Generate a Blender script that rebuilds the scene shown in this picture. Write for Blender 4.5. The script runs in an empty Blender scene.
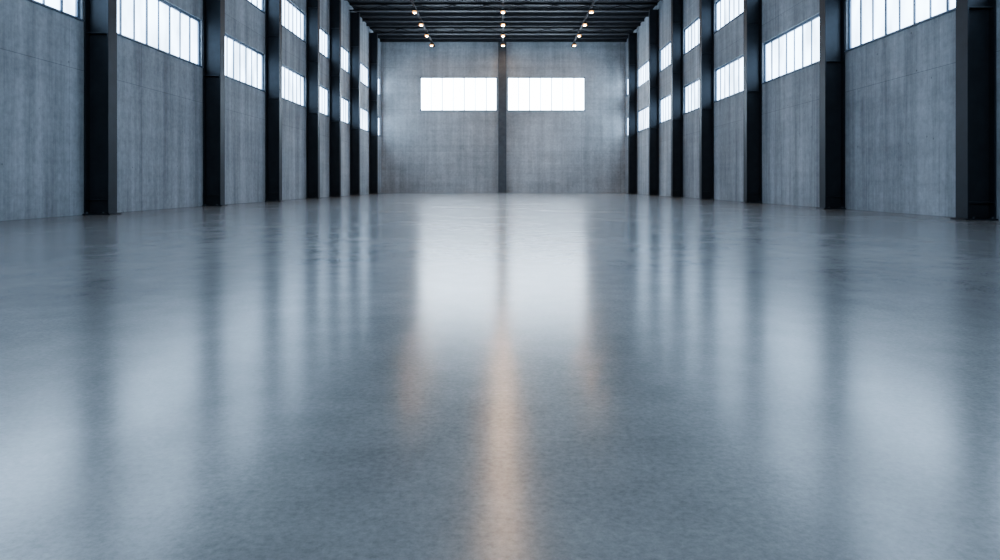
import bpy, bmesh, math, random
from mathutils import Vector
random.seed(4)
sc = bpy.context.scene
F=700.0; H=11.8; XL=-9.45; XR=9.5; YB=54.5; YF=-9.0; T=0.35

# ---------------- materials ----------------
def newmat(name):
    m=bpy.data.materials.new(name); m.use_nodes=True
    nt=m.node_tree; b=nt.nodes["Principled BSDF"]
    return m,nt,b
def N(nt,t,**k):
    n=nt.nodes.new(t)
    for a,v in k.items(): setattr(n,a,v)
    return n
def noise(nt,co,scale,detail=6,rough=.6,sc3=(1,1,1)):
    mp=N(nt,'ShaderNodeMapping'); mp.inputs['Scale'].default_value=sc3
    nt.links.new(co,mp.inputs['Vector'])
    n=N(nt,'ShaderNodeTexNoise'); n.inputs['Scale'].default_value=scale
    n.inputs['Detail'].default_value=detail; n.inputs['Roughness'].default_value=rough
    nt.links.new(mp.outputs[0],n.inputs['Vector']); return n.outputs['Fac']
def ramp(nt,fac,stops):
    r=N(nt,'ShaderNodeValToRGB'); nt.links.new(fac,r.inputs[0])
    e=r.color_ramp.elements
    while len(e)<len(stops): e.new(.5)
    for i,(p,c) in enumerate(stops):
        e[i].position=p; e[i].color=(*c,1) if len(c)==3 else c
    return r.outputs[0]
def mix(nt,a,b,fac=1.0,mode='MULTIPLY'):
    m=N(nt,'ShaderNodeMix',data_type='RGBA',blend_type=mode)
    if isinstance(fac,(int,float)): m.inputs[0].default_value=fac
    else: nt.links.new(fac,m.inputs[0])
    nt.links.new(a,m.inputs[6]); nt.links.new(b,m.inputs[7]); return m.outputs[2]

def concrete(name,base,axis,vlo,hlo):
    m,nt,b=newmat(name)
    co=N(nt,'ShaderNodeTexCoord').outputs['Object']
    big=noise(nt,co,.3,6,.65)
    c1=ramp(nt,big,[(.3,tuple(x*.80 for x in base)),(.7,tuple(x*1.15 for x in base))])
    vs=noise(nt,co,1.0,6,.7,(1.6,1.6,.09))
    c2=ramp(nt,vs,[(.36,(vlo,vlo,vlo)),(.6,(1.03,1.03,1.03))])
    hs=noise(nt,co,1.0,5,.7,(.1,.1,2.0))
    c3=ramp(nt,hs,[(.35,(hlo,hlo,hlo)),(.62,(1.0,1.0,1.0))])
    fine=noise(nt,co,7,8,.75)
    c4=ramp(nt,fine,[(.3,(.78,.78,.78)),(.7,(1.12,1.12,1.12))])
    col=mix(nt,mix(nt,mix(nt,c1,c2),c3),c4)
    vo=N(nt,'ShaderNodeTexVoronoi'); vo.inputs['Scale'].default_value=2.2
    nt.links.new(co,vo.inputs['Vector'])
    pr=ramp(nt,vo.outputs['Distance'],[(.03,(.55,.55,.55)),(.07,(1,1,1))])
    col=mix(nt,col,pr)
    sp=N(nt,'ShaderNodeSeparateXYZ'); nt.links.new(co,sp.inputs[0])
    cb=N(nt,'ShaderNodeCombineXYZ')
    nt.links.new(sp.outputs[0 if axis=='x' else 1],cb.inputs[0]); nt.links.new(sp.outputs[2],cb.inputs[1])
    br=N(nt,'ShaderNodeTexBrick'); br.offset=0
    br.inputs['Scale'].default_value=1; br.inputs['Brick Width'].default_value=3.05; br.inputs['Row Height'].default_value=3.25
    br.inputs['Mortar Size'].default_value=.010; br.inputs['Mortar Smooth'].default_value=.6
    br.inputs['Color1'].default_value=(1,1,1,1); br.inputs['Color2'].default_value=(.92,.92,.92,1)
    br.inputs['Mortar'].default_value=(.62,.62,.62,1)
    nt.links.new(cb.outputs[0],br.inputs['Vector'])
    col=mix(nt,col,br.outputs['Color'])
    nt.links.new(col,b.inputs['Base Color'])
    b.inputs['Roughness'].default_value=.8
    bp=N(nt,'ShaderNodeBump'); bp.inputs['Strength'].default_value=.25; bp.inputs['Distance'].default_value=.03
    nt.links.new(fine,bp.inputs['Height']); nt.links.new(bp.outputs[0],b.inputs['Normal'])
    return m
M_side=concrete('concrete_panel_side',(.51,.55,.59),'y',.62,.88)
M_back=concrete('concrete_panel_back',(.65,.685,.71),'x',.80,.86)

M_floor,nt,b=newmat('polished_concrete')
co=N(nt,'ShaderNodeTexCoord').outputs['Object']
n1=noise(nt,co,.4,8,.68,(1,.8,1)); n2=noise(nt,co,4,7,.7); n3=noise(nt,co,55,4,.8)
c=ramp(nt,n1,[(.3,(.27,.27,.272)),(.7,(.44,.436,.43))])
c=mix(nt,c,ramp(nt,n2,[(.3,(.88,.88,.88)),(.7,(1.1,1.1,1.1))]))
c=mix(nt,c,ramp(nt,n3,[(.3,(.78,.78,.78)),(.7,(1.16,1.16,1.16))]))
nt.links.new(c,b.inputs['Base Color'])
r=ramp(nt,n1,[(.3,(.185,)*3),(.7,(.215,)*3)])
nt.links.new(r,b.inputs['Roughness'])
b.inputs['Specular IOR Level'].default_value=1.0
bp=N(nt,'ShaderNodeBump'); bp.inputs['Strength'].default_value=.05; bp.inputs['Distance'].default_value=.003
nt.links.new(n3,bp.inputs['Height']); nt.links.new(bp.outputs[0],b.inputs['Normal'])

def steel(name,col,rough=.45,metal=0.3):
    m,nt,b=newmat(name)
    co=N(nt,'ShaderNodeTexCoord').outputs['Object']
    n=noise(nt,co,3,5,.6)
    nt.links.new(ramp(nt,n,[(.3,tuple(x*.8 for x in col)),(.7,tuple(x*1.2 for x in col))]),b.inputs['Base Color'])
    b.inputs['Roughness'].default_value=rough; b.inputs['Metallic'].default_value=metal
    return m
M_col=steel('painted_dark_steel',(.026,.031,.039),.5)
M_mid=steel('painted_grey_steel',(.11,.122,.135),.5)
M_roof=steel('roof_deck_dark',(.016,.016,.019),.7,0)
M_beam=steel('roof_beam_steel',(.02,.02,.023),.6,0)
M_purl=steel('roof_purlin_steel',(.05,.05,.055),.6,0)
M_frame=steel('window_frame_alu',(.15,.20,.27),.45,.2)
def emis(name,col,s,var=0):
    m,nt,b=newmat(name)
    nt.nodes.remove(b); e=N(nt,'ShaderNodeEmission'); e.inputs['Strength'].default_value=s
    e.inputs['Color'].default_value=(*col,1)
    if var:
        co=N(nt,'ShaderNodeTexCoord').outputs['Object']
        n=noise(nt,co,1.0,3,.5,(1.2,1.2,.5))
        nt.links.new(ramp(nt,n,[(.35,tuple(x*(1-var) for x in col)),(.6,col)]),e.inputs['Color'])
    nt.links.new(e.outputs[0],nt.nodes['Material Output'].inputs[0]); return m
M_pane=emis('frosted_pane_daylight',(.56,.76,1.0),4.3,.45)
M_paneb=emis('frosted_pane_daylight_end',(.69,.84,1.0),7.5,.1)
M_lamp=emis('lamp_core_warm',(1.0,.66,.40),330)
M_lamp2=emis('lamp_core_warm_dim',(1.0,.60,.33),150)
M_skirt=emis('lamp_diffuser_warm',(1.0,.50,.18),1.3)

# ---------------- mesh helper ----------------
class MB:
    def __init__(s,name,mats): s.bm=bmesh.new(); s.name=name; s.mats=mats
    def box(s,x0,x1,y0,y1,z0,z1,mi=0):
        r=bmesh.ops.create_cube(s.bm,size=1)
        for v in r['verts']:
            v.co=Vector(((x0+x1)/2+v.co.x*(x1-x0),(y0+y1)/2+v.co.y*(y1-y0),(z0+z1)/2+v.co.z*(z1-z0)))
        for f in {f for v in r['verts'] for f in v.link_faces}: f.material_index=mi
    def cyl(s,x,y,z0,z1,r0,r1=None,mi=0,seg=20):
        r1=r0 if r1 is None else r1
        r=bmesh.ops.create_cone(s.bm,cap_ends=True,segments=seg,radius1=r0,radius2=r1,depth=z1-z0)
        for v in r['verts']: v.co+=Vector((x,y,(z0+z1)/2))
        for f in {f for v in r['verts'] for f in v.link_faces}: f.material_index=mi
    def rod(s,a,b,w,mi=0):
        a=Vector(a);b=Vector(b);d=b-a
        r=bmesh.ops.create_cube(s.bm,size=1)
        q=d.to_track_quat('Z','Y')
        for v in r['verts']:
            v.co=(a+b)/2+q@Vector((v.co.x*w,v.co.y*w,v.co.z*d.length))
        for f in {f for v in r['verts'] for f in v.link_faces}: f.material_index=mi
    def done(s,loc=(0,0,0),bevel=0):
        me=bpy.data.meshes.new(s.name); s.bm.to_mesh(me); s.bm.free()
        for m in s.mats: me.materials.append(m)
        o=bpy.data.objects.new(s.name,me); o.location=loc; sc.collection.objects.link(o)
        if bevel:
            md=o.modifiers.new('bevel','BEVEL'); md.width=bevel; md.segments=2
        return o

# ---------------- column positions (centre y) ----------------
CL=[-7.6,-1.7,4.3,10.2,15.95,22.2,28.0,33.8,38.3,43.4,49.6]
CR=[-9.0+.5,-4.0,1.9,7.8,13.65,19.6,25.85,31.7,37.1,42.8,49.8]
FL=.36; PR=.56

floor=MB('floor',[M_floor]); floor.box(XL-T,XR+T,YF-T,YB+T,-.3,0); floor.done()
ceil=MB('ceiling',[M_roof]); ceil.box(XL-T,XR+T,YF-T,YB+T,H,H+.3)
ceil.done()

wn=[0]
def bays(C):
    out=[]
    for a,b in zip(C[:-1],C[1:]): out.append((a+FL/2+.05,b-FL/2-.05))
    out.append((C[-1]+FL/2+.05,YB-.45)); return out
BANDS=[(4.35,5.85),(7.45,8.85)]
def side_wall(name,x0,x1,C):
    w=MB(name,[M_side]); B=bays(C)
    zs=[0,BANDS[0][0],BANDS[0][1],BANDS[1][0],BANDS[1][1],H]
    piers=[YF]+[v for b in B for v in b]+[YB]
    for za,zb in ((zs[0],zs[1]),(zs[2],zs[3]),(zs[4],zs[5])):
        w.box(x0,x1,YF,YB,za,zb)
    for za,zb in BANDS:
        for i in range(0,len(piers),2): w.box(x0,x1,piers[i],piers[i+1],za,zb)
    w.done()
    for (a,b) in B:
        for za,zb in BANDS: window('y',x0,x1,a,b,za,zb,M_pane)
def window(ax,p0,p1,a,b,z0,z1,pane,n=None):
    wn[0]+=1
    w=MB('window_%d'%wn[0],[M_frame,pane,M_col])
    inner = p0 if abs(p0)<abs(p1) else p1; s= 1 if (p1+p0)>0 else -1
    fi=inner+s*.06; fo=inner+s*.18; pi=inner+s*.11; po=inner+s*.13
    def bx(u0,u1,v0,v1,q0,q1,mi):
        q0,q1=min(q0,q1),max(q0,q1)
        if ax=='y': w.box(q0,q1,u0,u1,v0,v1,mi)
        else: w.box(u0,u1,q0,q1,v0,v1,mi)
    fr=.08
    bx(a,b,z0,z0+fr,fi,fo,0); bx(a,b,z1-fr,z1,fi,fo,0)
    bx(a,a+fr,z0+fr,z1-fr,fi,fo,0); bx(b-fr,b,z0+fr,z1-fr,fi,fo,0)
    n=n or max(2,round((b-a)/.62)); st=(b-a)/n
    for i in range(1,n):
        t=.045 if i%2 else .07
        bx(a+i*st-t/2,a+i*st+t/2,z0+fr,z1-fr,fi+s*.02,fo,0)
    bx(a+fr,b-fr,z0+fr,z1-fr,pi,po,1)
    bx(a,b,z0-.001,z0+.03,inner-s*.05,fi,0)
    w.done()
side_wall('wall_left',XL-T,XL,CL)
side_wall('wall_right',XR,XR+T,CR)

def end_wall(name,y0,y1,op):
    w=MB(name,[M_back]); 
    zs=op[0][2],op[0][3]
    w.box(XL-T,XR+T,y0,y1,0,zs[0]); w.box(XL-T,XR+T,y0,y1,zs[1],H)
    xs=[XL-T]+[v for o in op for v in o[:2]]+[XR+T]
    for i in range(0,len(xs),2): w.box(xs[i],xs[i+1],y0,y1,zs[0],zs[1])
    w.done()
    for a,b,z0,z1 in op: window('x',y0,y1,a,b,z0,z1,M_paneb,7)
op=[(-6.46,-.45,6.38,9.03),(.33,6.40,6.38,9.03)]
end_wall('wall_back',YB,YB+T,op)
end_wall('wall_front',YF-T,YF,op)

# ---------------- steel columns (H-section) ----------------
HC=H-.45
def column(side,y,mat=M_col,pr=PR,fl=FL):
    c=MB('steel_column',[mat,M_mid]); s=-1 if side=='L' else 1
    xw=XL if side=='L' else XR
    def b(u0,u1,y0,y1,z0,z1,mi=0):
        xa,xb=xw-s*u0,xw-s*u1
        c.box(min(xa,xb)-xw,max(xa,xb)-xw,y0,y1,z0,z1,mi)
    t=.035
    b(pr-t,pr,-fl/2,fl/2,.03,HC)
    b(0.005,t,-fl/2,fl/2,.03,HC)
    b(t,pr-t,-.02,.02,.03,HC)
    for z in (.33,4.1,6.6,9.2):
        b(t,pr-t,-fl/2+.02,fl/2-.02,z,z+.025)
    b(0.005,pr+.07,-fl/2-.06,fl/2+.06,0,.03,0)
    for dy in (-fl/2-.03,fl/2+.03):
        for u in (.1,pr-.1): c.cyl(s*(-u),dy,.03,.07,.022,mi=1,seg=6)
    return c.done((xw,y,0),.006)
for y in CL: column('L',y)
for y in CR: column('R',y)
def endcol(x,w=.62,mat=M_mid):
    c=MB('steel_column',[mat,M_mid]); d=.4;t=.03
    c.box(-w/2,w/2,-d,-d+t,.03,H-.02); c.box(-w/2,w/2,-t-.005,-.005,.03,H-.02); c.box(-.02,.02,-d+t,-t,.03,H-.02)
    c.box(-w/2-.06,w/2+.06,-d-.06,-.005,0,.03)
    for dx in (-w/2-.03,w/2+.03): c.cyl(dx,-d/2,.03,.07,.022,seg=6)
    c.done((x,YB,0),.006)
endcol(-.05)

# ---------------- roof structure ----------------
ys=[-8,-2,4,10,15.8,21,27,32.8,37.7,43.1,49.7]
for y in ys:
    r=MB('roof_truss',[M_beam])
    zb,zt=H-.45,H-.03
    r.box(XL+.02,XR-.02,-.11,.11,zb,zb+.06); r.box(XL+.02,XR-.02,-.11,.11,zt-.06,zt)
    n=18; w=(XR-XL-.1)/n
    for i in range(n):
        xa=XL+.05+i*w
        a,b_=(zb+.05,zt-.05) if i%2 else (zt-.05,zb+.05)
        r.rod((xa,0,a),(xa+w,0,b_),.05)
    r.done((0,y,0))
p=MB('roof_purlins',[M_purl])
y=YF+.7
while y<YB-.3:
    if all(abs(y-t)>.3 for t in ys): p.box(XL+.01,XR-.01,y-.05,y+.05,H-.18,H-.005)
    y+=1.35
p.done()
for x in (-5.3,0,5.3):
    q=MB('cable_tray',[M_beam])
    q.box(-.06,.06,YF+.2,YB-.5,H-.53,H-.46); q.done((x,0,0))
# ---------------- lamps ----------------
cache={}
def lamp(x,y,core=M_lamp):
    if core.name not in cache:
        l=MB('hanging_downlight',[M_beam,core,M_skirt])
        l.cyl(0,0,.0,.12,.14,.10); l.cyl(0,0,.12,.21,.03); l.cyl(0,0,-.10,0,.13,mi=2)
        l.cyl(0,0,-.108,-.101,.08,mi=1)
        o=l.done(); cache[core.name]=o.data
    else:
        o=bpy.data.objects.new('hanging_downlight',cache[core.name]); sc.collection.objects.link(o)
    o.location=(x,y,H-.74)
for i in range(12): lamp(0,52.0-3.35*i)
for i in range(5): lamp(-5.3,52.0-3.35*i,M_lamp2); lamp(5.3,52.0-3.35*i,M_lamp2)

# ---------------- world / camera ----------------
w=bpy.data.worlds.new('World'); sc.world=w; w.use_nodes=True
w.node_tree.nodes['Background'].inputs[0].default_value=(.6,.75,.95,1)
w.node_tree.nodes['Background'].inputs[1].default_value=1
cam=bpy.data.cameras.new('camera'); co=bpy.data.objects.new('camera',cam); sc.collection.objects.link(co)
co.location=(0,0,.7); co.rotation_euler=(math.radians(90),0,0)
cam.sensor_width=36; cam.lens=25.2; cam.shift_x=-.003; cam.shift_y=-.096; cam.clip_start=.05; cam.clip_end=300
sc.camera=co
sc.view_settings.view_transform='AgX'
sc.view_settings.look='AgX - Medium High Contrast'
sc.view_settings.exposure=0.85
